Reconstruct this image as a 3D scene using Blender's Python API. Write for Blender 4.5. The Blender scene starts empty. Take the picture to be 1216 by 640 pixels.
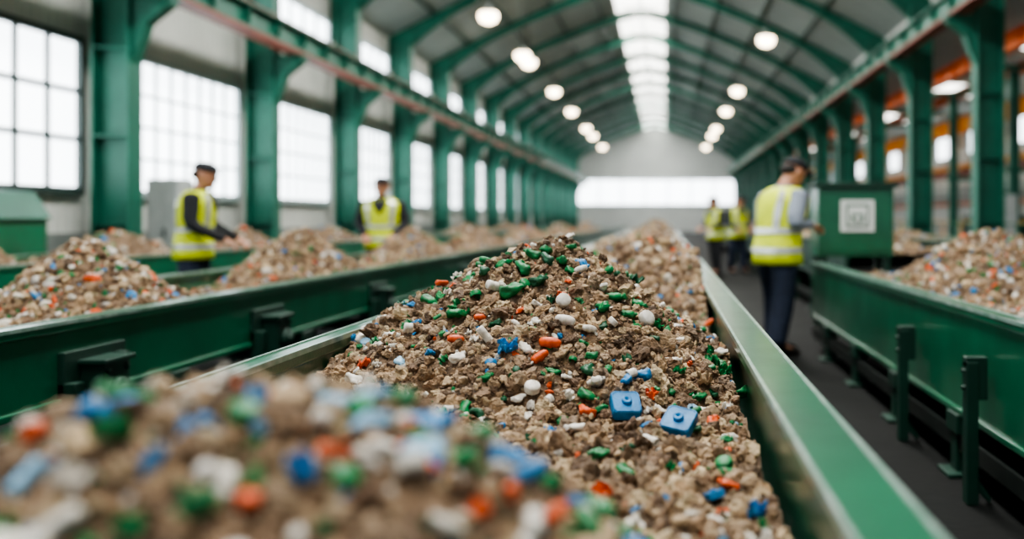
import bpy, math, random, bmesh
import numpy as np
from mathutils import Vector, Matrix, Euler
from mathutils import noise as mn
random.seed(7); rng=np.random.default_rng(7)
S=bpy.context.scene; COL=S.collection
CAMZ=1.2; F=1182.0
# ------------------------------------------------------------ materials
def lin(h):
    h=h.lstrip('#'); o=[]
    for i in (0,2,4):
        c=int(h[i:i+2],16)/255; o.append(c/12.92 if c<=.04045 else ((c+.055)/1.055)**2.4)
    return (*o,1)
def mat(name,col,rough=.5,metal=0,col2=None,nscale=6,bump=0,bscale=40,rough2=None,emit=None,es=0,wave=None,spec=.5,coat=0):
    m=bpy.data.materials.new(name); m.use_nodes=True; nt=m.node_tree; b=nt.nodes['Principled BSDF']
    c=lin(col) if isinstance(col,str) else col
    b.inputs['Base Color'].default_value=c; b.inputs['Roughness'].default_value=rough; b.inputs['Metallic'].default_value=metal
    b.inputs['Specular IOR Level'].default_value=spec
    if coat: b.inputs['Coat Weight'].default_value=coat; b.inputs['Coat Roughness'].default_value=.15
    tc=nt.nodes.new('ShaderNodeTexCoord')
    if col2:
        n=nt.nodes.new('ShaderNodeTexNoise'); n.inputs['Scale'].default_value=nscale; n.inputs['Detail'].default_value=6
        nt.links.new(tc.outputs['Object'],n.inputs['Vector'])
        r=nt.nodes.new('ShaderNodeValToRGB'); r.color_ramp.elements[0].position=.35; r.color_ramp.elements[1].position=.7
        r.color_ramp.elements[0].color=c; r.color_ramp.elements[1].color=lin(col2)
        nt.links.new(n.outputs['Fac'],r.inputs['Fac']); nt.links.new(r.outputs['Color'],b.inputs['Base Color'])
        if rough2 is not None:
            mr=nt.nodes.new('ShaderNodeMapRange'); mr.inputs['To Min'].default_value=rough; mr.inputs['To Max'].default_value=rough2
            nt.links.new(n.outputs['Fac'],mr.inputs['Value']); nt.links.new(mr.outputs['Result'],b.inputs['Roughness'])
    if bump:
        n2=nt.nodes.new('ShaderNodeTexNoise'); n2.inputs['Scale'].default_value=bscale; n2.inputs['Detail'].default_value=5
        nt.links.new(tc.outputs['Object'],n2.inputs['Vector'])
        bp=nt.nodes.new('ShaderNodeBump'); bp.inputs['Strength'].default_value=bump; bp.inputs['Distance'].default_value=.01
        nt.links.new(n2.outputs['Fac'],bp.inputs['Height']); nt.links.new(bp.outputs['Normal'],b.inputs['Normal'])
    if wave:
        ax,sc=wave
        w=nt.nodes.new('ShaderNodeTexWave'); w.bands_direction=ax; w.inputs['Scale'].default_value=sc
        nt.links.new(tc.outputs['Object'],w.inputs['Vector'])
        bp=nt.nodes.new('ShaderNodeBump'); bp.inputs['Strength'].default_value=.8; bp.inputs['Distance'].default_value=.04
        nt.links.new(w.outputs['Fac'],bp.inputs['Height']); nt.links.new(bp.outputs['Normal'],b.inputs['Normal'])
    if emit:
        b.inputs['Emission Color'].default_value=lin(emit); b.inputs['Emission Strength'].default_value=es
    return m
M={}
M['green']=mat('green_paint','#0d6546',.24,0,'#085238',3,.08,60,.40,coat=.5)
M['greend']=mat('dark_green_paint','#08382a',.42,0,'#062b20',4,.1,60,.6)
M['teal']=mat('green_steel_paint','#126652',.42,0,'#0e5544',2,.05,30,.55)
M['edge']=mat('edge_highlight_paint','#b4c6be',.3,.5,'#6f9a88',14)  # pale tone paints the bright highlight along the rail edges
M['wall']=mat('grey_corrugated_cladding','#cfd1cb',.6,0,'#bfc2bc',.8,wave=('Y',1.6))
M['endwall']=mat('pale_cladding','#bfc3c0',.7,0,'#b1b5b2',.5,wave=('X',1.6))
M['roof']=mat('roof_sheet','#a0a9a4',.7,0,'#8f9893',.7,wave=('Y',2.0))
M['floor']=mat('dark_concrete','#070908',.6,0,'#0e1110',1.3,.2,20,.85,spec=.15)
M['orange']=mat('orange_beam_paint','#e06c22',.5,0,'#c25a1e',3)
M['rust']=mat('red_rail_paint','#83402c',.55,0,'#662f22',5)
M['yellow']=mat('yellow_crane_paint','#e8a020',.5)
M['rubber']=mat('black_rubber','#1a1b1a',.7,0,'#262725',8,.2)
M['dark']=mat('dark_steel','#1d2321',.45,.4,'#2b322f',6)
M['grey']=mat('grey_metal','#8b918f',.45,.3,'#777d7b',4)
M['white']=mat('white_enamel','#b4bab9',.4,0,'#a6adac',4)
M['signw']=mat('white_sign_paint','#e4e8e6',.4)
M['glow']=mat('bright_glazing','#ffffff',.5,emit='#f0f9ff',es=5.0)
M['sky']=mat('skylight_glazing','#ffffff',.5,emit='#fffdf4',es=5.0)
M['lens']=mat('lamp_lens','#ffffff',.5,emit='#ffe9c4',es=12)
M['mull']=mat('window_frame_paint','#34423f',.5)
M['mull2']=mat('pale_window_frame_paint','#a3b0b0',.5)
M['skin']=mat('skin','#c18c70',.5,0,'#b07b61',20)
M['navy']=mat('navy_cloth','#1b2436',.85,0,'#232d42',12,.3,120)
M['black']=mat('black_cloth','#17191d',.85,0,'#202227',12,.3,120)
M['greycl']=mat('grey_cloth','#8f98a6',.85,0,'#7c8593',10,.3,120)
M['vest']=mat('high_visibility_yellow','#dbe912',.6,0,'#c8d80e',6,.25,30,emit='#d8e810',es=.05)
M['refl']=mat('reflective_silver_tape','#c9cdca',.25,.4)
M['hair']=mat('dark_hair','#17120f',.7)
M['boot']=mat('boot_leather','#1c1815',.5)
M['eye']=mat('eye_dark','#120d0a',.2)
M['lip']=mat('lip','#7a4038',.5)
def plastic(n,a,b,r=.36): return mat(n,a,r,0,b,45,.2,110,.65)
P={'green':plastic('green_plastic','#0a8044','#065a2e'),'blue':plastic('blue_plastic','#1f80bb','#1a6a9c'),
   'orange':plastic('orange_plastic','#de5a1c','#bd4714'),'white':plastic('white_plastic','#e2ded6','#bdb3a1',.45),
   'beige':mat('beige_stone','#b39b7c',.85,0,'#917a5e',30,.7,60),'brown':mat('brown_clod','#7c654e',.9,0,'#5d4936',40,1,70),
   'lightblue':plastic('pale_blue_plastic','#8ab6d0','#7aa4c0'),'darkgreen':plastic('deep_green_plastic','#0b5534','#084327')}
wm=bpy.data.materials.new('mixed_waste'); wm.use_nodes=True; nt=wm.node_tree; b=nt.nodes['Principled BSDF']
at=nt.nodes.new('ShaderNodeAttribute'); at.attribute_name='Col'
tc=nt.nodes.new('ShaderNodeTexCoord'); n=nt.nodes.new('ShaderNodeTexNoise'); n.inputs['Scale'].default_value=70; n.inputs['Detail'].default_value=8
nt.links.new(tc.outputs['Object'],n.inputs['Vector'])
mr=nt.nodes.new('ShaderNodeMapRange'); mr.inputs['From Min'].default_value=.3; mr.inputs['From Max'].default_value=.7; mr.inputs['To Min'].default_value=.65; mr.inputs['To Max'].default_value=1.3
nt.links.new(n.outputs['Fac'],mr.inputs['Value'])
mx=nt.nodes.new('ShaderNodeVectorMath'); mx.operation='SCALE'
nt.links.new(at.outputs['Color'],mx.inputs[0]); nt.links.new(mr.outputs['Result'],mx.inputs['Scale'])
nt.links.new(mx.outputs['Vector'],b.inputs['Base Color']); b.inputs['Roughness'].default_value=.75
n2=nt.nodes.new('ShaderNodeTexNoise'); n2.inputs['Scale'].default_value=170; n2.inputs['Detail'].default_value=7
nt.links.new(tc.outputs['Object'],n2.inputs['Vector'])
bp=nt.nodes.new('ShaderNodeBump'); bp.inputs['Strength'].default_value=1.0; bp.inputs['Distance'].default_value=.008
nt.links.new(n2.outputs['Fac'],bp.inputs['Height']); nt.links.new(bp.outputs['Normal'],b.inputs['Normal'])
# ------------------------------------------------------------ mesh builder
class MB:
    def __init__(s): s.v=[]; s.f=[]; s.m=[]; s.sm=[]
    def add(s,vs,fs,m=0,smooth=False):
        o=len(s.v); s.v+= [tuple(v) for v in vs]; s.f+=[tuple(i+o for i in f) for f in fs]; s.m+=[m]*len(fs); s.sm+=[smooth]*len(fs)
    def box(s,x0,x1,y0,y1,z0,z1,m=0):
        s.add([(x0,y0,z0),(x1,y0,z0),(x1,y1,z0),(x0,y1,z0),(x0,y0,z1),(x1,y0,z1),(x1,y1,z1),(x0,y1,z1)],
              [(0,3,2,1),(4,5,6,7),(0,1,5,4),(1,2,6,5),(2,3,7,6),(3,0,4,7)],m)
    def prism(s,poly,a0,a1,axis='y',m=0):
        n=len(poly)
        def p(q,a): return (q[0],a,q[1]) if axis=='y' else ((a,q[0],q[1]) if axis=='x' else (q[0],q[1],a))
        vs=[p(q,a0) for q in poly]+[p(q,a1) for q in poly]
        fs=[tuple(range(n)),tuple(range(2*n-1,n-1,-1))]+[(i,i+n,(i+1)%n+n,(i+1)%n) for i in range(n)]
        s.add(vs,fs,m)
    def loft(s,rings,m=0,smooth=True,caps=True):
        n=len(rings[0]); vs=[p for r in rings for p in r]; fs=[]
        for k in range(len(rings)-1):
            for i in range(n): fs.append((k*n+i,k*n+(i+1)%n,(k+1)*n+(i+1)%n,(k+1)*n+i))
        if caps: fs.append(tuple(range(n-1,-1,-1))); fs.append(tuple((len(rings)-1)*n+i for i in range(n)))
        s.add(vs,fs,m,smooth)
    def tube(s,pts,rad,seg=12,m=0,sub=4,flat=1.0):
        pts=[Vector(p) for p in pts]; P_=[];R_=[]
        for k in range(len(pts)-1):
            for j in range(sub):
                t=j/sub; P_.append(pts[k].lerp(pts[k+1],t)); R_.append(rad[k]*(1-t)+rad[k+1]*t)
        P_.append(pts[-1]);R_.append(rad[-1])
        Q=P_[:]
        for k in range(1,len(P_)-1): Q[k]=(P_[k-1]+2*P_[k]+P_[k+1])/4
        rings=[];up=None
        for k,p in enumerate(Q):
            d=(Q[min(k+1,len(Q)-1)]-Q[max(k-1,0)]).normalized()
            if up is None: up=d.orthogonal().normalized()
            up=(up-d*up.dot(d)).normalized(); sd=d.cross(up)
            rings.append([p+(up*math.cos(a)+sd*math.sin(a)*flat)*R_[k] for a in [2*math.pi*i/seg for i in range(seg)]])
        d0=(Q[0]-Q[1]).normalized(); d1=(Q[-1]-Q[-2]).normalized()
        def shr(r,c,f,off): return [c+(q-c)*f+off for q in r]
        rings=[shr(rings[0],Q[0],.6,d0*R_[0]*.5)]+rings+[shr(rings[-1],Q[-1],.6,d1*R_[-1]*.6)]
        s.loft(rings,m)
    def ell(s,c,r,rot=None,m=0,seg=14,rg=9):
        rings=[]
        for k in range(1,rg):
            t=math.pi*k/rg; ring=[]
            for i in range(seg):
                a=2*math.pi*i/seg; v=Vector((r[0]*math.sin(t)*math.cos(a),r[1]*math.sin(t)*math.sin(a),-r[2]*math.cos(t)))
                if rot: v=rot@v
                ring.append(Vector(c)+v)
            rings.append(ring)
        s.loft(rings,m)
    def cyl(s,c,r,h,axis='z',seg=16,m=0,r2=None):
        r2=r if r2 is None else r2; rings=[]
        for rr,z in ((r,0),(r2,h)):
            ring=[]
            for i in range(seg):
                a=2*math.pi*i/seg; u,w=rr*math.cos(a),rr*math.sin(a)
                ring.append({'z':(c[0]+u,c[1]+w,c[2]+z),'y':(c[0]+u,c[1]+z,c[2]+w),'x':(c[0]+z,c[1]+u,c[2]+w)}[axis])
            rings.append(ring)
        s.loft(rings,m,True)
    def xform(s,Mx): s.v=[tuple(Mx@Vector(v)) for v in s.v]
    def mesh(s,name,mats):
        me=bpy.data.meshes.new(name); me.from_pydata(s.v,[],s.f)
        for m in mats: me.materials.append(m)
        me.polygons.foreach_set('material_index',s.m); me.polygons.foreach_set('use_smooth',s.sm); me.update(); return me
    def obj(s,name,mats,parent=None,bevel=0,recalc=True):
        me=s.mesh(name,mats)
        if recalc:
            bm=bmesh.new(); bm.from_mesh(me); bmesh.ops.recalc_face_normals(bm,faces=bm.faces); bm.to_mesh(me); bm.free()
        o=bpy.data.objects.new(name,me); COL.objects.link(o)
        if parent: o.parent=parent
        if bevel:
            b=o.modifiers.new('b','BEVEL'); b.width=bevel; b.segments=2; b.limit_method='ANGLE'
        return o
def tag(o,label,cat,group=None,kind=None):
    o['label']=label; o['category']=cat
    if group:o['group']=group
    if kind:o['kind']=kind
    return o
def struct(o): o['kind']='structure'; return o
def empty(name,loc): e=bpy.data.objects.new(name,None); e.location=loc; e.empty_display_size=.1; COL.objects.link(e); return e
def copy_thing(root,loc,rotz=0):
    r=root.copy(); r.location=loc; r.rotation_euler=(0,0,rotz); COL.objects.link(r)
    for c in list(root.children):
        k=c.copy(); k.parent=r; COL.objects.link(k)
    return r
# ------------------------------------------------------------ hall
XL,XR,XB=-8.6,6.8,14.0; Y0,Y1=-5,95; RX=-1.0; ZE,ZR=6.8,9.95
PIT=5.35; YC=[14.7+PIT*k for k in range(-3,15)]
def zroof(x):
    t=(RX-x)/(RX-XL) if x<RX else (x-RX)/(XR-RX)
    return ZR-(ZR-ZE)*abs(t)**1.3
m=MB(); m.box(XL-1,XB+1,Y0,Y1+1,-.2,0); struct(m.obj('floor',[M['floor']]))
m=MB(); m.box(XL-.2,XL,Y0,Y1,0,ZE+.05); struct(m.obj('wall_left',[M['wall']]))
m=MB(); m.box(XB,XB+.2,Y0,Y1,0,6.0); struct(m.obj('wall_right',[M['wall']]))
arc=[(x,zroof(x)+.03) for x in np.linspace(XR,XL,33)]
m=MB(); m.prism([(XL,0),(XB,0),(XB,6.0)]+arc,Y1,Y1+.2); struct(m.obj('wall_back',[M['endwall']]))
m=MB(); m.box(XR,XR+.1,Y0,Y1,6.0,ZE+.04); struct(m.obj('wall_upper',[M['wall']]))
m=MB()
for xa,xb in ((XL-.2,RX-1),(RX+1,XR+.1)):
    xs=np.linspace(xa,xb,15)
    for i in range(14):
        a,b_=xs[i],xs[i+1]; m.prism([(a,zroof(a)),(b_,zroof(b_)),(b_,zroof(b_)+.12),(a,zroof(a)+.12)],Y0,Y1)
m.prism([(XR,ZE-.3),(XB+.2,6.0),(XB+.2,6.12),(XR,ZE-.18)],Y0,Y1)
struct(m.obj('ceiling',[M['roof']]))
k=0
for x in [XL+1.5*i for i in range(1,10)]:
    if abs(x-RX)<1.2: continue
    m=MB(); z=zroof(x)-.14; m.box(x-.03,x+.03,Y0,Y1-.01,z,z+.12); k+=1
    struct(m.obj('trim_%d'%k,[M['greend']]))
wn=0
for y in YC:
    wn+=1; m=MB(); y0,y1=y+.22,y+PIT-.22
    if y1>Y1: y1=Y1-.1
    z=zroof(RX-1)
    m.prism([(RX-1,z),(RX,ZR+.1),(RX+1,z),(RX+1,z+.04),(RX,ZR+.14),(RX-1,z+.04)],y0,y1,m=0)
    m.box(RX-.04,RX+.04,y0,y1,ZR-.04,ZR+.04,1)
    for q in (1.6,3.3): m.box(RX-1,RX+1,y0+q-.03,y0+q+.03,z-.06,z-.02,1)
    struct(m.obj('window_%d'%wn,[M['sky'],M['mull2']]))
    m=MB(); m.box(RX-1.05,RX+1.05,y-.22,y+.22,z,z+.1); k+=1; struct(m.obj('trim_%d'%k,[M['roof']]))
# made-up rooflights: glowing panels added to brighten the side bay
for y in YC[1:14:2]:
    wn+=1; m=MB(); zz=lambda x: (ZE-.3)+(x-XR)*((6.0-ZE+.3)/(XB+.2-XR))
    m.prism([(10.2,zz(10.2)-.03),(12.2,zz(12.2)-.03),(12.2,zz(12.2)-.01),(10.2,zz(10.2)-.01)],y+1,y+4,m=0)
    m.box(11.17,11.23,y+1,y+4,zz(11.2)-.07,zz(11.2)-.03,1); struct(m.obj('window_%d'%wn,[M['sky'],M['mull2']]))
def window(x,face,y0,y1,z0,z1,nc,nr,fm,fw=.05,glass='glow'):
    global wn; wn+=1; m=MB(); s=face
    a,b_=sorted((x,x+s*.04)); m.box(a,b_,y0,y1,z0,z1,0)
    a,b_=sorted((x+s*.0,x+s*.12))
    m.box(a,b_,y0-.1,y1+.1,z0-.12,z0,1); m.box(a,b_,y0-.1,y1+.1,z1,z1+.1,1)
    m.box(a,b_,y0-.1,y0,z0,z1,1); m.box(a,b_,y1,y1+.1,z0,z1,1)
    a,b_=sorted((x+s*.03,x+s*.08))
    for i in range(1,nc):
        y=y0+(y1-y0)*i/nc; m.box(a,b_,y-fw/2,y+fw/2,z0,z1,1)
    for i in range(1,nr):
        z=z0+(z1-z0)*i/nr; m.box(a,b_-.004,y0,y1,z-fw/2,z+fw/2,1)
    struct(m.obj('window_%d'%wn,[M[glass],fm]))
for i,y in enumerate(YC[:-1]):
    a,b_=y+.95,y+PIT-.25
    if b_>Y1: continue
    window(XL,1,a,b_,1.66,3.75,(8 if i>2 else 6),4 if i>2 else 3,M['mull'] if i<=2 else M['mull2'],.07 if i<=2 else .04)
    window(XL,1,a,b_,5.25,6.15,5,1,M['mull2'])
    window(XB,-1,a+.8,b_-1,4.2,5.4,3,1,M['mull2'])
wn+=1; m=MB(); m.box(XL+.1,XR+2.2,Y1-.05,Y1-.01,2.6,4.9,0)
for i in range(9): x=XL+.1+(XR+2.1-XL)*i/8; m.box(x-.05,x+.05,Y1-.09,Y1-.05,2.6,4.9,1)
m.box(XL,XR+2.3,Y1-.12,Y1,2.45,2.6,1); m.box(XL,XR+2.3,Y1-.12,Y1,4.9,5.05,1)
struct(m.obj('window_%d'%wn,[M['glow'],M['mull2']]))
m=MB(); m.box(XL,XL+.08,Y0,Y1,0,1.0); struct(m.obj('baseboard_left',[M['grey']]))
def column(sgn,ztop,zb):
    m=MB()
    m.box(-.28,-.24,-.2,.2,0,ztop); m.box(.24,.28,-.2,.2,0,ztop); m.box(-.24,.24,-.02,.02,0,ztop)
    for z in (1.1,2.4,3.7): m.box(-.24,.24,-.19,.19,z,z+.03)
    c=m.obj('steel_column',[M['teal']],bevel=.008)
    m=MB(); s=sgn
    m.prism([(s*.28,zb-1.0),(s*.28,zb),(s*.85,zb),(s*.85,zb-.12),(s*.5,zb-.4)],-.12,.12); m.box(min(s*.28,s*.88),max(s*.28,s*.88),-.2,.2,zb-.03,zb)
    m.obj('bracket',[M['teal']],parent=c)
    m=MB(); m.box(-.4,.4,-.32,.32,0,.04)
    for a in (-.33,.33):
        for b_ in (-.25,.25): m.cyl((a,b_,.04),.025,.05)
    m.obj('base_plate',[M['greend']],parent=c)
    return c
GL,GR=4.55,5.35
cl=column(1,6.75,GL-.07); cl.location=(-8.1,YC[0],0)
cr=column(-1,6.6,GR-.07); cr.location=(6.5,YC[0],0)
tag(cl,'green painted steel H-section column along the window wall','column','hall columns by the windows')
tag(cr,'green painted steel H-section column between the hall bays','column','hall columns between bays')
for y in YC[1:]:
    if y>Y1: continue
    copy_thing(cl,(-8.1,y,0)); copy_thing(cr,(6.5,y,0))
def rafter():
    m=MB(); xs=np.linspace(XL+.05,XR-.02,41); top=[(x,zroof(x)-.02) for x in xs]
    bot=[]
    for x in xs:
        e=min(x-XL-.05,XR-x); d=.30+.8*max(0,1-e/2.5)**2; bot.append((x,zroof(x)-.02-d))
    n=len(xs)
    for i in range(n-1):
        m.prism([bot[i],bot[i+1],top[i+1],top[i]],-.03,.03)
        m.prism([bot[i],bot[i+1],(bot[i+1][0],bot[i+1][1]+.04),(bot[i][0],bot[i][1]+.04)],-.10,.10)
    return m.obj('roof_rafter',[M['teal']])
rf=rafter(); rf.location=(0,YC[0],0); tag(rf,'green arched steel roof rafter spanning the hall','roof beam','hall roof rafters')
for y in YC[1:]:
    if y>Y1: continue
    copy_thing(rf,(0,y,0))
def ibeam(name,x,zt,h,w,mt,label,cat,rail=None,y0=Y0,y1=Y1-.1):
    m=MB(); m.box(x-w/2,x+w/2,y0,y1,zt-.03,zt); m.box(x-w/2,x+w/2,y0,y1,zt-h,zt-h+.04); m.box(x-.02,x+.02,y0,y1,zt-h,zt)
    y=y0+1
    while y<min(y1,60): m.box(x-w/2+.02,x+w/2-.02,y,y+.02,zt-h,zt); y+=1.34
    o=m.obj(name,[mt]); tag(o,label,cat)
    if rail:
        m=MB(); m.box(x-.05,x+.05,y0,y1,zt,zt+.08); m.box(x-w/2-.01,x+w/2+.01,y0,y1,zt-h-.07,zt-h); m.obj('crane_rail',[rail],parent=o)
    return o
ibeam('crane_runway_beam',-7.4,GL+.43,.43,.3,M['teal'],'green steel crane runway beam with red rail along the window wall','crane beam',M['rust'])
ibeam('crane_runway_beam',5.85,GR+.43,.43,.3,M['teal'],'green steel crane runway beam with red rail between the bays','crane beam',M['rust'])
ibeam('overhead_beam',8.2,5.6,.42,.25,M['orange'],'orange steel beam running along the side bay','beam')
ibeam('overhead_beam',11.2,5.0,.55,.3,M['yellow'],'yellow crane beam in the side bay','beam')
ibeam('overhead_beam',9.3,2.75,.22,.2,M['rust'],'red painted steel beam carried along the side bay','beam')
ibeam('overhead_beam',9.9,5.55,.3,.2,M['orange'],'slim orange steel beam high in the side bay','beam')
ibeam('overhead_beam',13.0,3.6,.4,.25,M['yellow'],'yellow steel beam along the far side bay wall','beam')
def post():
    m=MB(); m.box(-.12,-.1,-.1,.1,0,5.0); m.box(.1,.12,-.1,.1,0,5.0); m.box(-.1,.1,-.01,.01,0,5.0); m.box(-.2,.2,-.2,.2,0,.03)
    m.box(-.85,1.15,-.08,.08,5.02,5.14); m.box(-.2,.55,-.08,.08,2.38,2.5)
    return m.obj('side_bay_post',[M['teal']])
ps=post(); ps.location=(8.9,YC[2],0); tag(ps,'slim green steel post with crossarm in the side bay','post','side bay posts')
for y in YC[3:14]: copy_thing(ps,(8.9,y,0))
for z,r_,mt in ((2.2,.09,'grey'),(1.9,.06,'orange'),(2.55,.06,'white')):
    m=MB(); m.cyl((13.8,Y0,z),r_,99.8,'y',12,0)
    y=Y0+2
    while y<90: m.cyl((13.8,y,z),r_*1.5,.06,'y',12,0); m.box(13.78,14,y+.3,y+.34,z-.02,z+.02); y+=4
    tag(m.obj('wall_pipe',[M[mt]]),'long flanged %s pipe fixed along the side bay wall'%{'grey':'grey','orange':'orange','white':'pale'}[mt],'pipe')
root=empty('pendant_lamp',(0,0,0)); root.scale=(.85,.85,1)
m=MB(); prof=[(.30,0),(.30,.03),(.26,.12),(.16,.2),(.07,.24),(.06,.34)]
m.loft([[(r*math.cos(a),r*math.sin(a),z) for a in [2*math.pi*i/24 for i in range(24)]] for r,z in prof]); m.obj('lamp_shade',[M['grey']],parent=root)
m=MB(); m.ell((0,0,0),(.31,.31,.21)); m.obj('lamp_lens',[M['lens']],parent=root)
m=MB(); m.cyl((0,0,.33),.015,1.55); m.obj('rod',[M['dark']],parent=root)
first=True
for x,ys in ((-4.8,(27,33.5,35,43,51,60.5,66,76)),(3.1,(30.6,42.8,50.8,60.8,66,76))):
    for y in ys:
        z=CAMZ+5.5
        if first: root.location=(x,y,z); r=root; first=False
        else: r=copy_thing(root,(x,y,z))
        tag(r,'round high-bay pendant lamp glowing warm white','lamp','hall pendant lamps')
# ------------------------------------------------------------ conveyors
def conveyor(x0,x1,y0,y1,zt,dep,w0,w1,bedz,label,brk=None,legstep=1.7,brkside=1,gm='green'):
    R=empty('conveyor',((x0+x1)/2,y0,0)); ox,oy=-(x0+x1)/2,-y0
    def par(mb,name,mats,bevel=0):
        mb.v=[(a+ox,b_+oy,c) for a,b_,c in mb.v]; return mb.obj(name,mats,parent=R,bevel=bevel)
    for (a,b_) in ((x0-w0,x0),(x1,x1+w1)):
        m=MB(); m.box(a,b_,y0,y1,zt-.04,zt)
        t=(a+b_)/2; iw=(b_-a)*.30
        m.box(t-iw,t+iw,y0,y1,zt-dep,zt-.04); m.box(a,b_,y0,y1,zt-dep-.03,zt-dep)
        par(m,'side_panel',[M[gm]],.006)
        m=MB(); e=.005
        m.box(a-.003,a+e,y0,y1,zt-.012,zt+.003); m.box(b_-e,b_+.003,y0,y1,zt-.012,zt+.003)
        par(m,'edge_highlight_strip',[M['edge']])  # thin pale strips stand in for light catching the flange edges
        m=MB(); m.box(t-.03,t+.03,y0+.5,min(y1,30),.12,.2); par(m,'lower_rail',[M['dark']])
    m=MB(); m.box(x0,x1,y0,y1,bedz-.14,bedz-.10); par(m,'belt',[M['rubber']])
    y=y0+.6
    while y<min(y1,30):
        for a in (x0-w0/2,x1+w1/2):
            m=MB(); m.box(a-.04,a+.04,y-.05,y+.05,.02,zt-dep-.03); m.box(a-.09,a+.09,y-.1,y+.1,0,.02)
            m.box(a-.05,a+.05,y-.09,y+.09,zt-dep-.12,zt-dep-.03)
            par(m,'leg',[M['greend']],.004)
        m=MB(); m.box(x0,x1,y-.03,y+.03,.3,.38); m.box(x0,x1,y-.03,y+.03,bedz-.24,bedz-.14); par(m,'cross_beam',[M['greend']])
        y+=legstep
    for ys in (brk or []):
        s=brkside; xf=(x1+w1-.02) if s>0 else (x0-w0); zc=zt-dep+.02
        m=MB(); a,b_=sorted((xf,xf+s*.12)); m.box(a,b_,ys-.09,ys+.10,zc-.16,zc+.10)
        a,b_=sorted((xf,xf+s*.14)); m.box(a,b_,ys-.11,ys+.12,zc+.10,zc+.12)
        a,b_=sorted((xf-s*.02,xf+s*.03)); m.box(a,b_,ys-.2,ys+.24,zc-.06,zc+.16)
        a,b_=sorted((xf,xf+s*.07)); m.box(a,b_,ys+.15,ys+.2,zc-.3,zc+.12); m.box(a,b_,ys-.2,ys-.13,zc-.22,zc+.04)
        m.cyl((xf+s*.12 if s>0 else xf-.15,ys,zc-.02),.055,.03,'x'); m.cyl((xf+s*.14 if s>0 else xf-.17,ys,zc-.02),.025,.03,'x')
        for q in (-.065,.075):
            for w in (-.11,.07): m.cyl((xf+s*.12 if s>0 else xf-.135,ys+q,zc+w),.012,.015,'x',8)
        par(m,'bearing_bracket',[M['greend']],.006)
    tag(R,label,'conveyor'); return R
conveyor(-.97,.205,.2,70,.85,.3,.06,.1,.72,'long green steel conveyor trough full of shredded waste',legstep=2.2)
conveyor(-3.5,-2.42,.8,60,.80,.30,.06,.08,.70,'green sided conveyor belt carrying sorted waste heaps',[4.06,5.85,8.1,11.5,15])
conveyor(1.44,2.9,1.6,9.3,.80,.48,.08,.08,.70,'deep green conveyor trough beside the aisle',None,1.25)
conveyor(2.05,3.2,11,45,.95,.45,.08,.08,.75,'dark green conveyor continuing along the aisle',None,1.8,gm='greend')
conveyor(-6.7,-5.4,3,50,.82,.25,.06,.06,.72,'green sided conveyor near the window wall')
conveyor(3.7,5.0,6,50,.88,.25,.08,.08,.78,'green sided conveyor beside the hall columns')
def strut():
    m=MB(); m.box(-.025,.025,-.035,.035,.0,.60); m.prism([(.0,.44),(.064,.44),(.064,.62),(-.025,.62),(-.025,.58)],-.03,.03)
    m.prism([(.02,.06),(.08,.0),(.08,.03),(.02,.12)],-.02,.02)
    for q in(.50,.57): m.cyl((-.04,0,q-.01),.011,.03,'x',8)
    return m.obj('support_strut',[M['greend']],bevel=.005)
st=strut(); st.location=(1.288,4.2,0); tag(st,'slim dark green steel strut bracing the conveyor side','strut','conveyor struts')
for y in (3.45,5.4): copy_thing(st,(1.288,y,0))
# ------------------------------------------------------------ waste heaps
NT=rng.random((256,256))
def vnoise(x,y,f,o=0):
    x=np.asarray(x)*f+o*17.3+500; y=np.asarray(y)*f+o*9.1+500
    xi=np.floor(x).astype(int); yi=np.floor(y).astype(int); fx=x-xi; fy=y-yi
    fx=fx*fx*(3-2*fx); fy=fy*fy*(3-2*fy)
    g=lambda a,b_: NT[a%256,b_%256]
    return (g(xi,yi)*(1-fx)+g(xi+1,yi)*fx)*(1-fy)+(g(xi,yi+1)*(1-fx)+g(xi+1,yi+1)*fx)*fy-.5
def cone(x,y,cx,cy,H,Rx,Ry,a=.15):
    r=np.sqrt(((x-cx)/Rx)**2+((y-cy)/Ry)**2); v=1-(np.sqrt(r*r+a*a)-a)
    return H*np.where(v>.1,v,np.maximum(.1*np.exp((v-.1)/.1),0))
def dome(x,y,cx,cy,H,Rx,Ry,p=1.8):
    r=np.sqrt(((x-cx)/Rx)**2+((y-cy)/Ry)**2); return H*np.maximum(0,1-r**p)
def rough(x,y): return .03*vnoise(x,y,5,1)+.04*vnoise(x,y,11,2)+.036*vnoise(x,y,22,3)+.018*vnoise(x,y,50,4)+.008*vnoise(x,y,120,5)
def hf_c(x,y):
    x=np.asarray(x); y=np.asarray(y)
    Rx=np.where(x>-.36,.60,.76)
    h=cone(x,y,-.36,3.15,.44,Rx,.76,.08)
    h=np.maximum(h,dome(x,y,-.43,1.03,.325,np.where(x>-.43,.55,.62),.50))
    for cx,cy,H in ((-.05,5.9,.38),(-.4,8.3,.33),(-.1,11,.40),(-.25,15,.40),(-.15,20,.42),(-.3,27,.45),(-.3,36,.45),(-.3,48,.45),(-.3,60,.4)):
        h=np.maximum(h,cone(x,y,cx,cy,H,.66,1.0+cy*.05,.12))
    return .69+h+rough(x,y)*np.where(y<1.6,.55,1)
def heaps(x,y,base,L,rx=.62):
    h=0*x
    for cx,cy,H,ry in L: h=np.maximum(h,cone(x,y,cx,cy,H,rx,ry,.1))
    return base+h+rough(x,y)*.8
def hf_l(x,y): return heaps(x,y,.65,[(-2.98,5.15,.43,.56),(-2.98,8.1,.47,.72),(-2.95,11.6,.43,1.0),(-2.95,15.5,.42,1.3),(-2.95,21,.42,1.8),(-2.95,28,.42,2),(-2.95,37,.42,3)],.56)
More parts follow.
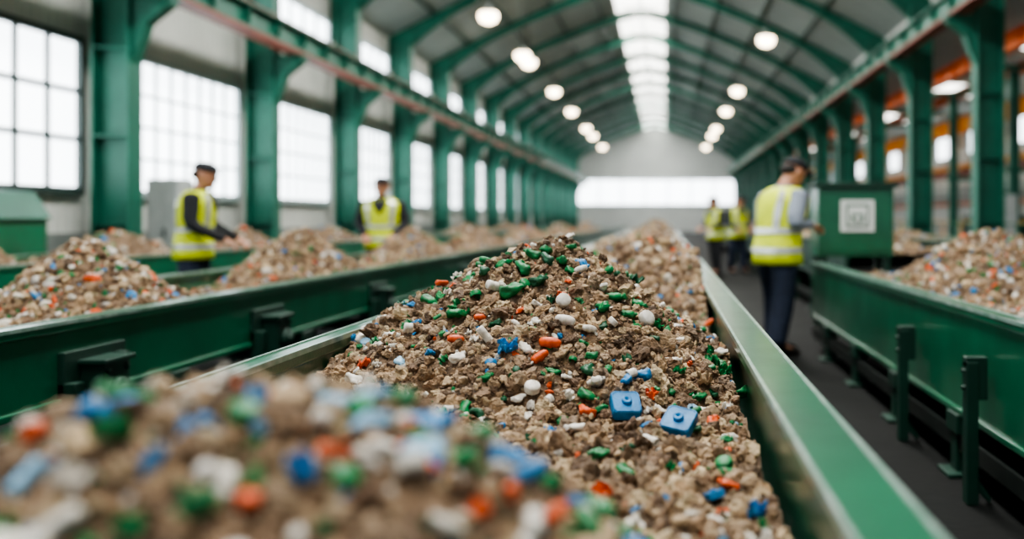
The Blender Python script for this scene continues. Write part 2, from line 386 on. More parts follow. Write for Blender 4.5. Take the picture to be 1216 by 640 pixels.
def hf_r(x,y): return heaps(x,y,.67,[(2.3,7.1,.44,.95),(2.6,5.3,.16,.7)],.72)
def hf_ll(x,y): return heaps(x,y,.70,[(-6.05,c,.36,1.1) for c in (8.2,11.0,14.2,18,23,30,38)])
def hf_rr(x,y): return heaps(x,y,.76,[(4.35,c,.25,1.5) for c in (9,13,18,24,31,40)])
def hf_r2(x,y): return heaps(x,y,.82,[(2.6,c,.3,1.5) for c in (13,17,23,30,38)])
def ico(sub):
    bm=bmesh.new(); bmesh.ops.create_icosphere(bm,subdivisions=sub,radius=1)
    v=np.array([q.co[:] for q in bm.verts]); f=np.array([[q.index for q in p.verts] for p in bm.faces]); bm.free(); return v,f
I1=ico(1); I2=ico(2); I3=ico(3)
def templ(base,n,amp,cut=True,lump=0):
    out=[]
    for k in range(n):
        v,f=base; s=1+amp*(rng.random(len(v))-.5)
        if lump:
            s=s+np.array([lump*mn.noise(Vector(q)*1.5+Vector((k*7,0,0)))+lump*.5*mn.noise(Vector(q)*3.5+Vector((k*7,3,0))) for q in v])
            s=np.clip(s,.6,1.5)
        if cut:
            d=rng.normal(size=(3,3)); d/=np.linalg.norm(d,axis=1)[:,None]
            for q in d:
                t=v@q; lim=.5+.4*rng.random(); s=np.where(t*s>lim,lim/np.maximum(t,.01),s)
        out.append((v*s[:,None],f))
    return out
T2=templ(I2,12,.35); T1=templ(I1,8,.45); T3=templ(I3,14,.14,True,.65); TF=templ(I1,8,.7,False)
BR=[np.array(lin(c)[:3]) for c in ('#957a5e','#785f46','#a88d6d','#5d4834','#b59d7b','#846a50','#c4ae8c','#6b533e','#9b7f5f','#a58d72','#88725c')]
CC=[np.array(lin(c)[:3]) for c in ('#0b8043','#2480ba','#d9581c','#dcd9d2','#0e6a3a','#d6d0c2','#e0dcd4')]
placed=[]   # (x,y,r)
def rotm(n):
    q=rng.normal(size=(n,4)); q/=np.linalg.norm(q,axis=1)[:,None]; w,x,y,z=q.T
    return np.stack([np.stack([1-2*(y*y+z*z),2*(x*y-z*w),2*(x*z+y*w)],-1),np.stack([2*(x*y+z*w),1-2*(x*x+z*z),2*(y*z-x*w)],-1),np.stack([2*(x*z-y*w),2*(y*z+x*w),1-2*(x*x+y*y)],-1)],1)
def waste(label,x0,x1,y0,y1,hf,res,passes,ynear=False,avoid=False):
    nx=max(6,int((x1-x0)/res)); ny=max(6,int((y1-y0)/res))
    gx,gy=np.meshgrid(np.linspace(x0,x1,nx),np.linspace(y0,y1,ny)); gz=hf(gx,gy)
    V=[np.stack([gx,gy,gz],-1).reshape(-1,3)]
    idx=np.arange(nx*ny).reshape(ny,nx)
    q=np.stack([idx[:-1,:-1],idx[:-1,1:],idx[1:,1:],idx[1:,:-1]],-1).reshape(-1,4)
    Fc=[np.concatenate([q[:,[0,1,2]],q[:,[0,2,3]]])]
    cn=vnoise(gx,gy,25,7).reshape(-1,1)+vnoise(gx,gy,70,8).reshape(-1,1)
    C=[np.clip(BR[5]*(.7+.6*cn),.01,1)]; off=nx*ny
    PA=np.array(placed) if avoid and placed else None
    for T,n,smin,smax,cf,stretch in passes:
        per=n//len(T)
        for v,f in T:
            px=rng.uniform(x0+.01,x1-.01,per)
            u=rng.random(per); py=y0+(y1-y0)*(u**1.3 if ynear else u)
            s=smin*np.exp(rng.random(per)**2.0*math.log(smax/smin))
            an=rng.uniform(.6,1.35,(per,3)) if not stretch else np.stack([rng.uniform(1,stretch,per),rng.uniform(.35,.8,per),rng.uniform(.25,.6,per)],1)
            R=rotm(per)
            col=np.array(BR)[rng.integers(0,len(BR),per)]*rng.uniform(.75,1.2,(per,1))
            isC=rng.random(per)<cf; ci=rng.integers(0,len(CC),per); col=np.where(isC[:,None],np.array(CC)[ci],col)
            if not stretch: an=np.where(isC[:,None],an*np.array([1.4,.9,.7]),an)
            pz=hf(px,py)+s*np.where(isC,.3,rng.uniform(-.2,.5,per))
            if PA is not None:
                # loose chunks settle below the larger pieces lying on the heap
                dx=px[:,None]-PA[None,:,0]; dy=py[:,None]-PA[None,:,1]
                ov=((dx**2+dy**2)<((PA[None,:,2]+s[:,None]*.5)**2)).any(1)
                pz=np.where(ov,pz-s*1.1-.004,pz)
            sv=v[None]*(an*s[:,None])[:,None,:]; w=np.einsum('nij,nkj->nki',R,sv)+np.stack([px,py,pz],-1)[:,None,:]
            V.append(w.reshape(-1,3)); Fc.append((f[None]+ (np.arange(per)*len(v))[:,None,None]+off).reshape(-1,3)); off+=per*len(v)
            C.append(np.repeat(col,len(v),0))
    V=np.concatenate(V); Fc=np.concatenate(Fc); C=np.concatenate(C)
    V[:,0]=np.clip(V[:,0],x0,x1)
    me=bpy.data.meshes.new('waste_heap'); me.vertices.add(len(V)); me.vertices.foreach_set('co',V.astype('f').ravel())
    me.loops.add(len(Fc)*3); me.loops.foreach_set('vertex_index',Fc.astype('i').ravel())
    me.polygons.add(len(Fc)); me.polygons.foreach_set('loop_start',np.arange(0,len(Fc)*3,3,dtype='i'))
    me.update(calc_edges=True)
    ca=me.color_attributes.new('Col','FLOAT_COLOR','POINT'); ca.data.foreach_set('color',np.concatenate([C,np.ones((len(C),1))],1).astype('f').ravel())
    me.materials.append(wm); me.polygons.foreach_set('use_smooth',np.zeros(len(Fc),bool)); me.update()
    o=bpy.data.objects.new('waste_heap',me); COL.objects.link(o); tag(o,label,'waste heap',None,'stuff'); return o
# ------------------------------------------------------------ individual plastic pieces
def ring(r,z,n=24,fn=None): return [((r*(fn(i) if fn else 1))*math.cos(2*math.pi*i/n),(r*(fn(i) if fn else 1))*math.sin(2*math.pi*i/n),z) for i in range(n)]
def mesh_cap(k):
    m=MB(); rid=lambda i:1+.05*(i%2); n=36
    m.loft([ring(.0135,.001,n),ring(.0155,.001,n),ring(.016,.003,n,rid),ring(.016,.015,n,rid),ring(.0148,.0175,n),ring(.004,.0178,n)],0,True,False)
    m.loft([ring(.0155,.001,n),ring(.0135,.001,n),ring(.0132,.014,n),ring(.003,.0145,n)],0,True,False)
    m.add(ring(.004,.0178,n),[tuple(range(n))]); m.add(ring(.003,.0145,n),[tuple(range(n))])
    m.v=[(a,b_,c-.009) for a,b_,c in m.v]; return m
def mesh_pel(k):
    m=MB()
    if k%4==0:
        L_,r=.017,.0105; m.tube([(-L_,0,0),(-L_*.4,0,.001),(L_*.4,0,.002),(L_,0,0)],[r*.9,r,r*.97,r*.85],14,0,3)
        m.tube([(-L_*.2,0,0),(L_*.2,0,0)],[r*1.08,r*1.08],14)
    else:
        h,r,ri=((.014,.012,.008),(.020,.009,.0055),(.010,.013,.004))[k%4-1]; n=20
        wob=lambda i:1+.07*math.sin(i*2*math.pi/n*2+k)+.03*math.sin(i*2*math.pi/n*5)
        rs=[ring(r*.92,-h,n,wob),ring(r,-h*.9,n,wob),ring(r,-h*.2,n,wob),ring(r*.93,-h*.1,n,wob),ring(r*.93,h*.1,n,wob),ring(r,h*.2,n,wob),ring(r*1.02,h*.9,n,wob),ring(r*.93,h,n,wob),ring(ri*1.1,h,n,wob),ring(ri,h*.85,n,wob),ring(ri*.9,h*.2,n,wob)]
        m.loft(rs); m.v=[(c,a,b_) for a,b_,c in m.v]
    return m
def mesh_frag(k):
    m=MB(); n=22; rn=random.Random(k); ph=[rn.uniform(0,6) for _ in range(4)]
    prof=[(.006,-.030),(.013,-.028),(.016,-.023),(.0155,-.014),(.0175,-.010),(.0150,-.004),(.0175,.004),(.0155,.012),(.012,.018),(.0085,.021),(.0085,.026),(.0105,.027),(.0105,.030),(.0085,.031)]
    rs=[]
    for r,z in prof:
        def fn(i,z=z):
            a=2*math.pi*i/n; return 1+.24*math.sin(2*a+ph[0]+z*60)+.16*math.sin(3*a+ph[1]-z*110)+.09*math.sin(7*a+z*200)
        rr=ring(r,z,n,fn); sx=.006*math.sin(z*70+ph[2]); rs.append([(a+sx,b_*.75,c) for a,b_,c in rr])
    m.loft(rs); return m
def mesh_shard(k):
    m=MB(); rn=random.Random(50+k); nu,nv=9,7; w,h=.036,.028; a=rn.uniform(0,6)
    P2=[]
    for j in range(nv):
        for i in range(nu):
            u=i/(nu-1)-.5; v=j/(nv-1)-.5; e=1+.3*math.sin(3*u*5+a)*abs(v)*2
            P2.append((u*w*(1+.25*math.sin(v*8+a)),v*h*e,.007*math.sin(u*9+a)+.006*math.cos(v*11+u*6+a)+rn.uniform(-.001,.001)))
    N=len(P2); vs=[(x,y,z+.004) for x,y,z in P2]+[(x,y,z-.004) for x,y,z in P2]; fs=[]
    for j in range(nv-1):
        for i in range(nu-1):
            q=j*nu+i; fs.append((q,q+1,q+nu+1,q+nu)); fs.append((q+N,q+nu+N,q+nu+1+N,q+1+N))
    bd=[i for i in range(nu)]+[nu-1+j*nu for j in range(1,nv)]+[(nv-1)*nu+i for i in range(nu-2,-1,-1)]+[j*nu for j in range(nv-2,0,-1)]
    for q in range(len(bd)):
        p,r=bd[q],bd[(q+1)%len(bd)]; fs.append((p,p+N,r+N,r))
    m.add(vs,fs,0,False); return m
def mesh_block(k):
    m=MB(); w=.032; c=.006
    def sq(w,z,c): return [(w-c,-w,z),(w,-w+c,z),(w,w-c,z),(w-c,w,z),(-w+c,w,z),(-w,w-c,z),(-w,-w+c,z),(-w+c,-w,z)]
    m.loft([sq(w*.96,-.015,c),sq(w,-.012,c),sq(w,.009,c),sq(w*.94,.013,c),sq(w*.88,.013,c),sq(w*.86,.0120,c)],0,False)
    m.loft([ring(.011,.011,20),ring(.011,.019,20),ring(.0095,.020,20),ring(.0045,.020,20),ring(.004,.013,20)]); return m
def mesh_peb(k):
    m=MB(); v,f=ico(3); rn=np.random.default_rng(k)
    s=1+np.array([.6*mn.noise(Vector(q)*1.5+Vector((k*5,1,0)))+.3*mn.noise(Vector(q)*4+Vector((k*5,1,0))) for q in v])
    d=rn.normal(size=(5,3)); d/=np.linalg.norm(d,axis=1)[:,None]
    for q in d: t=v@q; lim=rn.uniform(.55,.85); s=np.where(t*s>lim,lim/np.maximum(t,.01),s)
    w=v*s[:,None]*np.array([.02,.016,.014]); m.add(w,f.tolist(),0,False); return m
KIND={'bottle_cap':(mesh_cap,1,'round ridged','bottle cap'),'plastic_pellet':(mesh_pel,4,'stubby','plastic pellet'),
 'bottle_fragment':(mesh_frag,4,'crumpled','bottle fragment'),'plastic_shard':(mesh_shard,4,'bent','plastic shard'),
 'plastic_block':(mesh_block,1,'square','plastic block'),'pebble':(mesh_peb,5,'angular','stone')}
cache={}
def piece(kind,colr,loc,rot,sc,var=None,where='on the waste heap'):
    fn,nv,adj,cat=KIND[kind]; k=random.randrange(nv) if var is None else var%nv
    key=(kind,colr,k)
    if key not in cache:
        me=fn(k).mesh(kind,[P[colr]]); bm=bmesh.new(); bm.from_mesh(me); bmesh.ops.recalc_face_normals(bm,faces=bm.faces); bm.to_mesh(me); bm.free()
        pr=bpy.data.objects.new(kind,me); cache[key]=pr; o=pr
    else: o=cache[key].copy()
    COL.objects.link(o); o.location=loc; o.rotation_euler=rot; o.scale=(sc,)*3
    cn={'lightblue':'pale blue','darkgreen':'deep green'}.get(colr,colr)
    tag(o,'small %s %s %s %s'%(cn,adj,cat,where),cat,'loose pieces in the waste'); return o
def surf_at(x,y): return float(hf_c(np.array([x]),np.array([y]))[0])
def pix(u,v):
    dx=(u-790)/F; dz=-(v-260)/F; y=.5
    while y<20:
        z=CAMZ+dz*y
        if z<surf_at(dx*y,y)+.012: return dx*y,y
        y+=.004
    return dx*3,3
def ok(x,y,d):
    for a,b_,_ in placed:
        if (a-x)**2+(b_-y)**2<d*d: return False
    return True
def put(kind,colr,x,y,sc,rot=None,var=None,lift=.010):
    placed.append((x,y,(.036 if kind=='plastic_block' else .013)*sc)); z=surf_at(x,y)+lift*sc+.005
    if kind=='plastic_block': z=max(surf_at(x+a,y+b_) for a in(-.02,0,.02) for b_ in(-.02,0,.02))+.012
    if rot is None:
        rot=(random.uniform(-.8,.8),random.uniform(-.8,.8),random.uniform(0,6.3))
        if kind=='bottle_fragment': rot=(random.uniform(1.0,2.1),random.uniform(-.4,.4),random.uniform(0,6.3))
    return piece(kind,colr,(x,y,z),rot,sc,var)
for u,v,kd,c,sc,rt in [(743,497,'plastic_block','blue',1.12,(.6,.05,.25)),(806,510,'plastic_block','blue',1.15,(.55,.15,-.35)),
  (653,411,'plastic_pellet','orange',1.3,(0,.1,-.1)),(641,427,'plastic_pellet','orange',1.1,(0,-.5,.5)),(541,405,'plastic_pellet','orange',1.0,(0,.1,.1)),
  (603,415,'plastic_shard','blue',1.2,(.6,0,.2)),(671,385,'plastic_pellet','white',1.3,(0,.15,-.3)),(669,361,'bottle_cap','white',1.2,(1.1,.3,.4)),
  (768,383,'bottle_cap','white',1.4,(1.0,0,.9)),(576,402,'plastic_pellet','white',1.3,(0,.9,.2)),(632,467,'bottle_cap','white',1.2,(.5,.2,0)),
  (730,356,'bottle_fragment','green',1.15,(1.5,.2,1.2)),(716,368,'bottle_fragment','green',1.05,(1.4,0,.5)),(608,347,'bottle_fragment','green',1.25,(1.3,.5,2)),
  (541,375,'bottle_fragment','green',1.1,None),(485,392,'plastic_pellet','white',1.1,None),(621,321,'bottle_fragment','green',1.1,None),(585,345,'plastic_pellet','white',1.2,None),
  (570,378,'plastic_pellet','orange',.8,None),(728,384,'bottle_cap','white',.9,None),(860,555,'bottle_cap','green',1.1,None),(743,563,'bottle_fragment','green',.9,None),
  (865,579,'bottle_fragment','orange',.7,None),(900,607,'plastic_shard','blue',.9,None),(772,525,'plastic_pellet','white',1.0,None),(845,495,'bottle_cap','beige',1.1,(1.2,0,.5)),
  (848,598,'plastic_block','blue',.5,None),(715,596,'plastic_shard','orange',1.1,None),(652,477,'plastic_pellet','white',.9,None),(885,466,'bottle_fragment','green',.9,None),
  (836,452,'plastic_shard','beige',1.2,None),(842,387,'plastic_pellet','orange',1.2,None),(700,440,'bottle_fragment','darkgreen',.9,None),
  (597,316,'bottle_fragment','green',1.0,None),(650,310,'bottle_fragment','darkgreen',1.0,None),(690,322,'plastic_pellet','white',.9,None),(745,375,'bottle_fragment','green',.9,None),(700,395,'plastic_pellet','white',.9,None),
  (575,325,'bottle_fragment','darkgreen',.9,None),(632,303,'bottle_fragment','green',.9,None),(668,312,'bottle_fragment','green',.9,None),(640,335,'bottle_fragment','darkgreen',1.0,None)]:
    x,y=pix(u,v); put(kd,c,x,y,sc,rt,0 if (kd=='plastic_pellet' and c=='orange') else None,.012)
def scatter(n,x0,x1,y0,y1,sc0,sc1,W,dmin,KW,pw=1.0):
    t=0;c=0
    while c<n and t<n*30:
        t+=1; x=random.uniform(x0,x1); y=random.uniform(y0,y1)
        if not ok(x,y,dmin): continue
        col=random.choices(list(W),list(W.values()))[0]
        if col in('beige','brown'): kd='pebble'
        else: kd=random.choices(list(KW),list(KW.values()))[0]
        put(kd,col,x,y,sc0+(sc1-sc0)*random.random()**pw); c+=1
Wm={'green':34,'darkgreen':14,'white':30,'orange':10,'blue':7,'lightblue':3,'beige':22,'brown':8}
KW={'bottle_cap':8,'plastic_pellet':30,'bottle_fragment':36,'plastic_shard':26}
scatter(330,-.93,.17,2.35,3.4,.5,1.05,Wm,.030,KW,1.5)
scatter(120,-.7,.17,1.4,2.35,.45,.9,Wm,.035,KW,1.3)
Wf={'green':24,'white':34,'orange':14,'blue':20,'lightblue':9,'beige':20,'brown':8}
scatter(350,-.90,.06,.62,1.42,.55,1.0,Wf,.029,{'bottle_cap':20,'plastic_pellet':36,'bottle_fragment':22,'plastic_shard':22})
L='heap of crumbly brown shredded waste with coloured plastic bits on conveyor'
waste('crumbly brown waste heap thick with caps and plastic bits',-.965,.2,.35,1.75,hf_c,.008,[(T3,2400,.009,.019,0,0),(T2,5000,.006,.015,.28,0),(TF,4000,.004,.010,.12,2.4)],False,True)
waste('tall crumbly brown waste heap dotted with green, orange and white plastic',-.965,.2,1.75,4.7,hf_c,.008,[(T3,7500,.010,.026,0,0),(T2,13000,.005,.015,.13,0),(TF,9000,.0035,.009,.08,2.2)],True,True)
waste(L,-.965,.2,4.7,9.6,hf_c,.02,[(T2,3500,.014,.036,.10,0),(T1,10000,.008,.024,.16,0)])
waste(L,-.965,.2,9.6,24,hf_c,.04,[(T1,9000,.012,.045,.12,0)])
waste(L,-.965,.2,24,69,hf_c,.09,[(T1,4000,.03,.08,.10,0)])
waste(L,-3.49,-2.43,2.5,6.6,hf_l,.02,[(T2,5000,.012,.030,.22,0),(T1,12000,.007,.020,.18,0)])
waste(L,-3.49,-2.43,6.6,9.8,hf_l,.03,[(T1,9000,.010,.03,.14,0)])
waste(L,-3.49,-2.43,9.8,13.4,hf_l,.03,[(T1,7000,.011,.034,.12,0)])
waste(L,-3.49,-2.43,13.4,50,hf_l,.07,[(T1,7000,.02,.06,.08,0)])
waste(L,1.45,2.89,2.8,9.25,hf_r,.025,[(T2,3500,.014,.032,.24,0),(T1,15000,.008,.026,.18,0)])
waste(L,-6.69,-5.41,6,45,hf_ll,.06,[(T1,9000,.02,.05,.12,0)])
waste(L,3.71,4.99,7,45,hf_rr,.06,[(T1,7000,.02,.05,.12,0)])
waste(L,2.06,3.19,11.1,44.8,hf_r2,.06,[(T1,6000,.02,.05,.10,0)])
# ------------------------------------------------------------ equipment
R=empty('control_cabinet',(1.82,9.75,0)); tag(R,'green steel cabinet with white square sign at the conveyor end','cabinet')
m=MB(); m.box(-.36,.36,-.25,.25,.84,1.5); m.box(-.33,.33,-.262,-.25,.88,1.46); m.obj('body',[M['green']],parent=R,bevel=.012)
m=MB(); m.box(-.40,.40,-.3,.3,1.5,1.545); m.obj('lid',[M['greend']],parent=R,bevel=.008)
m=MB()
for a in(-.3,.3):
    for b_ in(-.2,.2): m.box(a-.03,a+.03,b_-.03,b_+.03,0,.84)
m.box(-.33,.33,-.2,-.17,.4,.46); m.obj('stand',[M['greend']],parent=R)
m=MB(); m.box(-.15,.17,-.272,-.262,1.08,1.38,0); m.box(-.10,.12,-.276,-.272,1.12,1.34,1); m.box(-.08,.10,-.28,-.276,1.14,1.32,0); m.box(-.05,.07,-.284,-.28,1.17,1.25,1); m.box(-.025,.045,-.288,-.284,1.19,1.23,0)
m.obj('sign',[M['signw'],M['green']],parent=R)
R=empty('sorting_machine',(-7.45,10.6,0)); tag(R,'green compact sorting machine with sloped hood near the windows','machine')
m=MB(); m.box(-.55,.5,-.6,.6,.1,1.2); m.box(-.5,.45,-.62,-.6,.3,1.1); m.obj('body',[M['green']],parent=R,bevel=.02)
m=MB(); m.prism([(-.6,1.2),(.55,1.2),(.35,1.5),(-.6,1.56)],-.62,.62); m.obj('hood',[M['teal']],parent=R,bevel=.015)
m=MB(); m.box(.0,.3,-.65,-.62,.75,1.0); m.obj('control_panel',[M['grey']],parent=R)
m=MB(); m.box(-.5,.45,-.55,.55,0,.1); m.obj('base',[M['dark']],parent=R)
def locker(x,y,w,h,lab,mt='white'):
    R=empty('electrical_cabinet',(x,y,0)); tag(R,lab,'cabinet')
    m=MB(); m.box(-w/2,w/2,-.25,.25,.08,h); m.obj('body',[M[mt]],parent=R,bevel=.01)
    m=MB(); m.box(-w/2+.03,-.005,-.27,-.25,.12,h-.04); m.box(.005,w/2-.03,-.27,-.25,.12,h-.04); m.obj('door',[M[mt]],parent=R,bevel=.005)
    m=MB(); m.box(.03,.05,-.3,-.27,h*.5,h*.5+.15); m.obj('handle',[M['dark']],parent=R)
    m=MB(); m.box(-w/2,w/2,-.22,.22,0,.08); m.obj('plinth',[M['dark']],parent=R)
locker(-7.75,15.6,.5,1.82,'pale grey metal electrical cabinet beside a column')
locker(7.6,23,.9,1.75,'white metal electrical cabinet in the side bay')
locker(10.3,31,1.2,2.0,'grey metal switch cabinet in the side bay','grey')
locker(7.9,38,1.2,1.9,'white metal equipment cabinet in the side bay')
locker(11.6,24.5,1.6,2.3,'pale tall equipment cabinet in the side bay')
def guard(x,y0,y1,lab,mt):
    R=empty('guard_rail',(x,y0,0)); tag(R,lab,'railing')
    m=MB(); m.tube([(0,0,1.1),(0,y1-y0,1.1)],[.025,.025],10,0,1); m.tube([(0,0,.6),(0,y1-y0,.6)],[.02,.02],10,0,1); m.obj('rail',[mt],parent=R)
    y=0
    while y<=y1-y0:
        m=MB(); m.cyl((0,y,0),.025,1.1,'z',10); m.obj('rail_post',[mt],parent=R); y+=2
guard(7.05,12,40,'green tubular guard rail along the side bay',M['green'])
guard(9.5,16,44,'yellow tubular guard rail inside the side bay',M['yellow'])
for x,y,w,h in((10.8,21,1.6,1.5),(12,29,2,1.8),(12,36,2.2,2.2)):
    R=empty('press_machine',(x,y,0)); tag(R,'blocky green and grey processing machine in the side bay','machine','side bay machines')
    m=MB(); m.box(-w/2,w/2,-.6,.6,.1,h*.6); m.box(-w/3,w/4,-.5,.5,h*.6,h); m.obj('body',[M['greend']],parent=R,bevel=.03)
    m=MB(); m.cyl((w*.3,-.1,h*.6),.15,h*.5); m.cyl((-w*.1,-.65,h*.35),.2,.08,'y'); m.obj('motor',[M['grey']],parent=R)
    m=MB(); m.box(-w/2-.05,w/2+.05,-.65,.65,0,.1); m.obj('base',[M['dark']],parent=R)
# ------------------------------------------------------------ people
TZ=[.80,.88,.95,1.08,1.25,1.38,1.44,1.48,1.53]
TRX=[.125,.125,.125,.112,.128,.122,.09,.062,.055]
TRY=[.17,.172,.172,.158,.182,.205,.178,.085,.058]
def person(loc,yaw,lean,headpitch,armR,armL,sleeve,trous,label,legsp=.1,step=.06,h=1.0,wide=1.1):
    R=empty('person',(loc[0],loc[1],0)); R.rotation_euler=(0,0,math.radians(yaw)); R.scale=(h*wide,h*wide,h); tag(R,label,'person')
    lx=lambda z: lean*max(0,z-.95)
    def surf(z,a,off=0):
        rx=np.interp(z,TZ,TRX)+off; ry=np.interp(z,TZ,TRY)+off; c,s_=math.cos(a),math.sin(a)
        return (lx(z)+rx*math.copysign(abs(c)**.85,c),ry*math.copysign(abs(s_)**.85,s_),z)
    def rg(z,off,n=28): return [surf(z,2*math.pi*i/n,off) for i in range(n)]
    Hm=Matrix.Translation((lx(1.5)+.01,0,1.51))@Matrix.Rotation(math.radians(headpitch),4,'Y')@Matrix.Translation((0,0,-1.51))
    hd=MB()
    prof=[(1.515,.035,.035,.035),(1.53,.035,.058,.046),(1.56,.03,.075,.06),(1.60,.022,.086,.070),(1.65,.012,.095,.076),(1.69,.008,.096,.077),(1.72,.004,.085,.068),(1.742,0,.060,.05),(1.752,0,.025,.02)]
    hd.loft([[(cx+rx*math.cos(a),ry*math.sin(a),z) for a in [2*math.pi*i/20 for i in range(20)]] for z,cx,rx,ry in prof])
    hd.tube([(.10,0,1.655),(.118,0,1.625),(.105,0,1.612)],[.008,.014,.009],8)
    for s_ in(1,-1): hd.ell((.0,s_*.079,1.635),(.02,.01,.032))
    hd.ell((.095,0,1.545),(.018,.025,.014))
    hd.xform(Hm)
    bd=MB(); bd.v=list(hd.v); bd.f=list(hd.f); bd.m=list(hd.m); bd.sm=list(hd.sm)
    bd.tube([(lx(1.4),0,1.40),(lx(1.5)+.01,0,1.52),tuple(Hm@Vector((.01,0,1.57)))],[.06,.052,.052],14)
    bd.loft([rg(z,-.012) for z in (.86,.95,1.08,1.25,1.38,1.44,1.48)])
    legs={}
    for s_ in(1,-1):
        hip=(0,s_*.085,.92); kn=(.02+s_*step*.5,s_*(legsp),.50); an=(s_*step-.02,s_*(legsp+.01),.09); legs[s_]=(hip,kn,an)
        bd.tube([hip,kn,an],[.085,.055,.038],14); bd.tube([an,(an[0]+.13,an[1]+s_*.01,.035)],[.04,.03],12)
    arms={}
    for s_,(el,wr) in((-1,armR),(1,armL)):
        sh=(lx(1.42),s_*.188,1.415); arms[s_]=(sh,el,wr)
        bd.tube([sh,el,wr],[.05,.038,.026],12)
        w=Vector(wr); d=(w-Vector(el)).normalized(); d=(d+Vector((0.1,0,-.25))).normalized()
        sd=Vector((0,1,0)); sd=(sd-d*sd.dot(d)).normalized(); nn=d.cross(sd).normalized()
        if nn.z>0: nn=-nn
        Rm=Matrix((d,sd,nn)).transposed()
        bd.ell(w+d*.045,(.052,.04,.016),Rm)
        for j,(o_,L_) in enumerate(((-.030,.062),(-.010,.074),(.010,.070),(.029,.055))):
            b0=w+d*.078+sd*o_; b1=b0+d*L_*.5+nn*.008; b2=b1+d*L_*.3+nn*.022; b3=b2+d*L_*.1+nn*.022
            bd.tube([b0,b1,b2,b3],[.0095,.009,.008,.007],8,0,2)
        b0=w+d*.02-sd*s_*.03; b1=b0+d*.03-sd*s_*.022+nn*.01; b2=b1+d*.03+nn*.015
        bd.tube([b0,b1,b2],[.012,.0105,.009],8,0,2)
    body=bd.obj('body',[M['skin']],parent=R); r=body.modifiers.new('r','REMESH'); r.mode='VOXEL'; r.voxel_size=.007; r.use_smooth_shade=True
    sm=MB(); sm.loft([rg(z,.004) for z in (.90,1.0,1.08,1.25,1.38,1.44,1.475,1.50)])
    for s_ in(1,-1):
        sh,el,wr=arms[s_]; w=Vector(wr).lerp(Vector(el),.08); sm.tube([sh,el,tuple(w)],[.074,.058,.044],14)
    o=sm.obj('shirt',[sleeve],parent=R); r=o.modifiers.new('r','REMESH'); r.mode='VOXEL'; r.voxel_size=.010; r.use_smooth_shade=True
    tr=MB(); tr.loft([rg(z,.008) for z in (.86,.92,.98,1.02)])
    for s_ in(1,-1):
        hip,kn,an=legs[s_]; tr.tube([(hip[0],hip[1],.9),kn,(an[0],an[1],.12)],[.108,.086,.074],16)
    tr.ell((0,0,.86),(.11,.13,.07))
    o=tr.obj('trousers',[trous],parent=R); r=o.modifiers.new('r','REMESH'); r.mode='VOXEL'; r.voxel_size=.011; r.use_smooth_shade=True
    for s_ in(1,-1):
        an=legs[s_][2]; b=MB(); ax,ay=an[0],an[1]
        rr=[]
        for x,hw,zt in((-.085,.03,.07),(-.07,.042,.10),(-.02,.046,.14),(.04,.044,.12),(.09,.05,.075),(.15,.05,.06),(.19,.038,.05),(.205,.02,.035)):
            rr.append([(ax+x,ay+hw*math.cos(a),max(0.0,zt/2+zt/2*math.sin(a))) for a in [2*math.pi*i/14 for i in range(14)]])
        b.loft(rr); b.tube([(ax,ay,.08),(ax,ay,.2)],[.052,.05],14); b.obj('boot',[M['boot']],parent=R)
    v=MB(); zs=[.80,.86,.95,1.02,1.08,1.16,1.25,1.32,1.38,1.43,1.465,1.485]
    offs=[.034,.032,.028,.028,.028,.026,.026,.026,.024,.028,.03,.022]
    v.loft([[tuple(Vector(p)+Vector((.006*math.sin(i*1.9+z*30),.006*math.cos(i*2.3+z*25),0))) for i,p in enumerate(rg(z,o_))] for z,o_ in zip(zs,offs)],0,True,False)
    o=v.obj('safety_vest',[M['vest']],parent=R); s2=o.modifiers.new('s','SOLIDIFY'); s2.thickness=.004
    # open neck showing the shirt
    vs=[];fs=[]
    for j,z in enumerate(np.linspace(1.27,1.485,8)):
        w_=.03+.40*(z-1.27)/.215; vs+=[surf(z,-w_,.037),surf(z,w_,.037)]
        if j: fs.append((2*j-2,2*j-1,2*j+1,2*j))
    b=MB(); b.add(vs,fs,0,True); b.obj('shirt_front',[sleeve],parent=R)
    for z in(.90,1.07):
        b=MB(); b.loft([rg(z,.040),rg(z+.025,.038),rg(z+.05,.036)],0,True,False); b.obj('reflective_stripe',[M['refl']],parent=R)
    for side in(0,math.pi):
        for q in(.62,-.62):
            vs=[];fs=[]
            for j,z in enumerate(np.linspace(1.12,1.455,8)):
                vs+= [surf(z,side+q-.15,.036),surf(z,side+q+.15,.036)]
                if j: fs.append((2*j-2,2*j-1,2*j+1,2*j))
            b=MB(); b.add(vs,fs,0,True); b.obj('reflective_stripe',[M['refl']],parent=R)
    c=MB()
    c.loft([[(cx+rx*math.cos(a),ry*math.sin(a),z) for a in [2*math.pi*i/20 for i in range(20)]] for z,cx,rx,ry in
       [(1.685,.000,.104,.086),(1.705,.002,.106,.088),(1.735,0,.098,.080),(1.765,-.004,.07,.058),(1.778,-.006,.02,.018)]])
    c.xform(Hm); c.obj('cap',[M['black']],parent=R)
    c=MB(); vs=[]; n=12
    for rr,zz in((.09,1.700),(.145,1.695)):
        for i in range(n): a=-1.0+2*i/(n-1); vs.append((.01+rr*math.cos(a*.8),rr*.62*math.sin(a*1.2)*1.1,zz))
    vs+=[(x,y,z-.006) for x,y,z in vs]; fs=[]
    for i in range(n-1): fs+=[(i,i+1,n+i+1,n+i),(2*n+i,3*n+i,3*n+i+1,2*n+i+1),(n+i,n+i+1,3*n+i+1,3*n+i)]
    c.add(vs,fs,0,True); c.xform(Hm); c.obj('cap_visor',[M['black']],parent=R)
    c=MB(); c.ell((-.042,0,1.64),(.062,.077,.055)); c.xform(Hm); c.obj('hair',[M['hair']],parent=R)
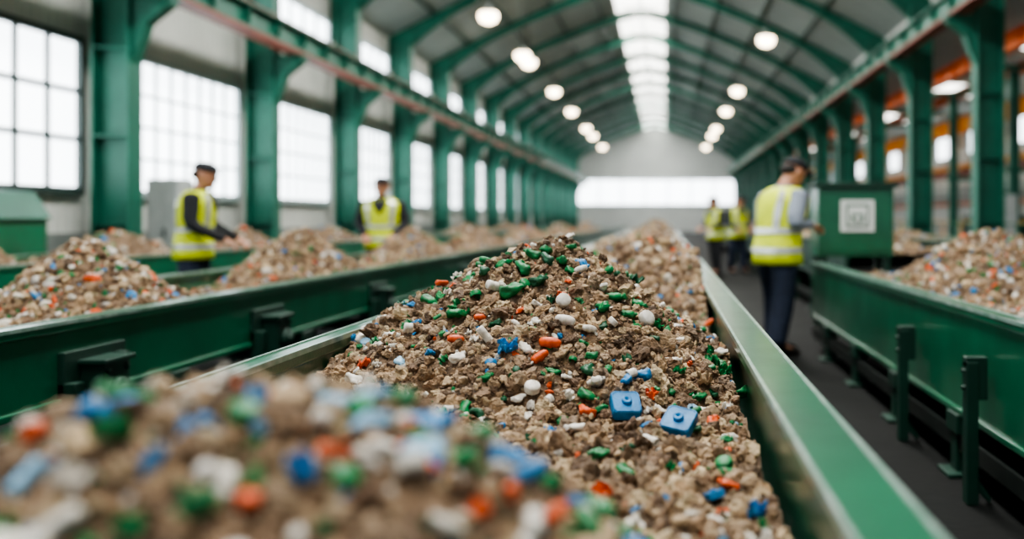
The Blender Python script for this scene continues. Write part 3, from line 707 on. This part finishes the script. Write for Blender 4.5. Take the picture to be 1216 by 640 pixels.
    for s_ in(1,-1):
        c=MB(); c.ell((.094,s_*.03,1.645),(.010,.013,.008)); c.xform(Hm); c.obj('eye',[M['eye']],parent=R)
    c=MB(); c.ell((.103,0,1.578),(.006,.024,.006)); c.xform(Hm); c.obj('mouth',[M['lip']],parent=R)
    return R
AR=((-.03,-.25,1.15),(.16,-.19,1.15)); AL=((.04,.25,1.14),(.20,.17,1.12))
person((1.0,8.9),30,.12,30,AR,AL,M['greycl'],M['navy'],'person in yellow vest, grey sleeves and dark cap, looking down',step=.07,wide=1.22)
person((-4.74,10.0),10,.08,14,((.04,-.25,1.14),(.30,-.17,1.0)),((.08,.25,1.14),(.34,.14,1.0)),M['black'],M['navy'],'person in yellow safety vest and black cap reaching toward the conveyor',wide=1.15)
person((-3.92,13.8),-86,.04,-2,((.0,-.27,1.14),(.18,-.16,.98)),((.0,.27,1.14),(.18,.16,.98)),M['black'],M['navy'],'person in yellow safety vest standing with hands forward at the conveyor',wide=1.2)
person((1.10,21.5),215,.05,10,((.05,-.25,1.14),(.24,-.16,1.08)),((.05,.25,1.14),(.24,.16,1.05)),M['black'],M['black'],'person in dark clothes and yellow vest standing in the aisle',h=.95,wide=1.2)
person((1.62,22.3),-60,.05,10,((.02,-.24,1.12),(.2,-.16,1.02)),((.02,.24,1.12),(.2,.16,1.02)),M['navy'],M['navy'],'person in yellow vest and navy trousers standing in the aisle',h=.97,wide=1.2)
# ------------------------------------------------------------ lights
def area(loc,sx,sy,e,c=(1,1,1),rot=(0,0,0)):
    l=bpy.data.lights.new('area','AREA'); l.shape='RECTANGLE'; l.size=sx; l.size_y=sy; l.energy=e; l.color=c
    o=bpy.data.objects.new('skylight_lamp',l); o.location=loc; o.rotation_euler=rot; COL.objects.link(o)
for y in (-1,4,10,17,25,35,47,60,75,88): area((RX,y,zroof(RX-1)-.12),1.6,5,(500 if y<2 else 720) if y<80 else 1100,(1,.98,.94))
w=bpy.data.worlds.new('world'); S.world=w; w.use_nodes=True; bg=w.node_tree.nodes['Background']; bg.inputs[0].default_value=(.84,.92,1,1); bg.inputs[1].default_value=.6
# ------------------------------------------------------------ camera
c=bpy.data.cameras.new('cam'); co=bpy.data.objects.new('camera',c); COL.objects.link(co); co.location=(0,0,CAMZ); co.rotation_euler=(math.pi/2,0,0)
c.lens=35; c.sensor_width=36; c.shift_x=-(790-608)/1216; c.shift_y=-(320-260)/1216; c.clip_end=500; c.clip_start=.05
c.dof.use_dof=True; c.dof.focus_distance=2.75; c.dof.aperture_fstop=1.25
S.camera=co
try: S.view_settings.view_transform='AgX'; S.view_settings.look='AgX - Medium High Contrast'
except Exception as e: print(e)
S.view_settings.exposure=.12
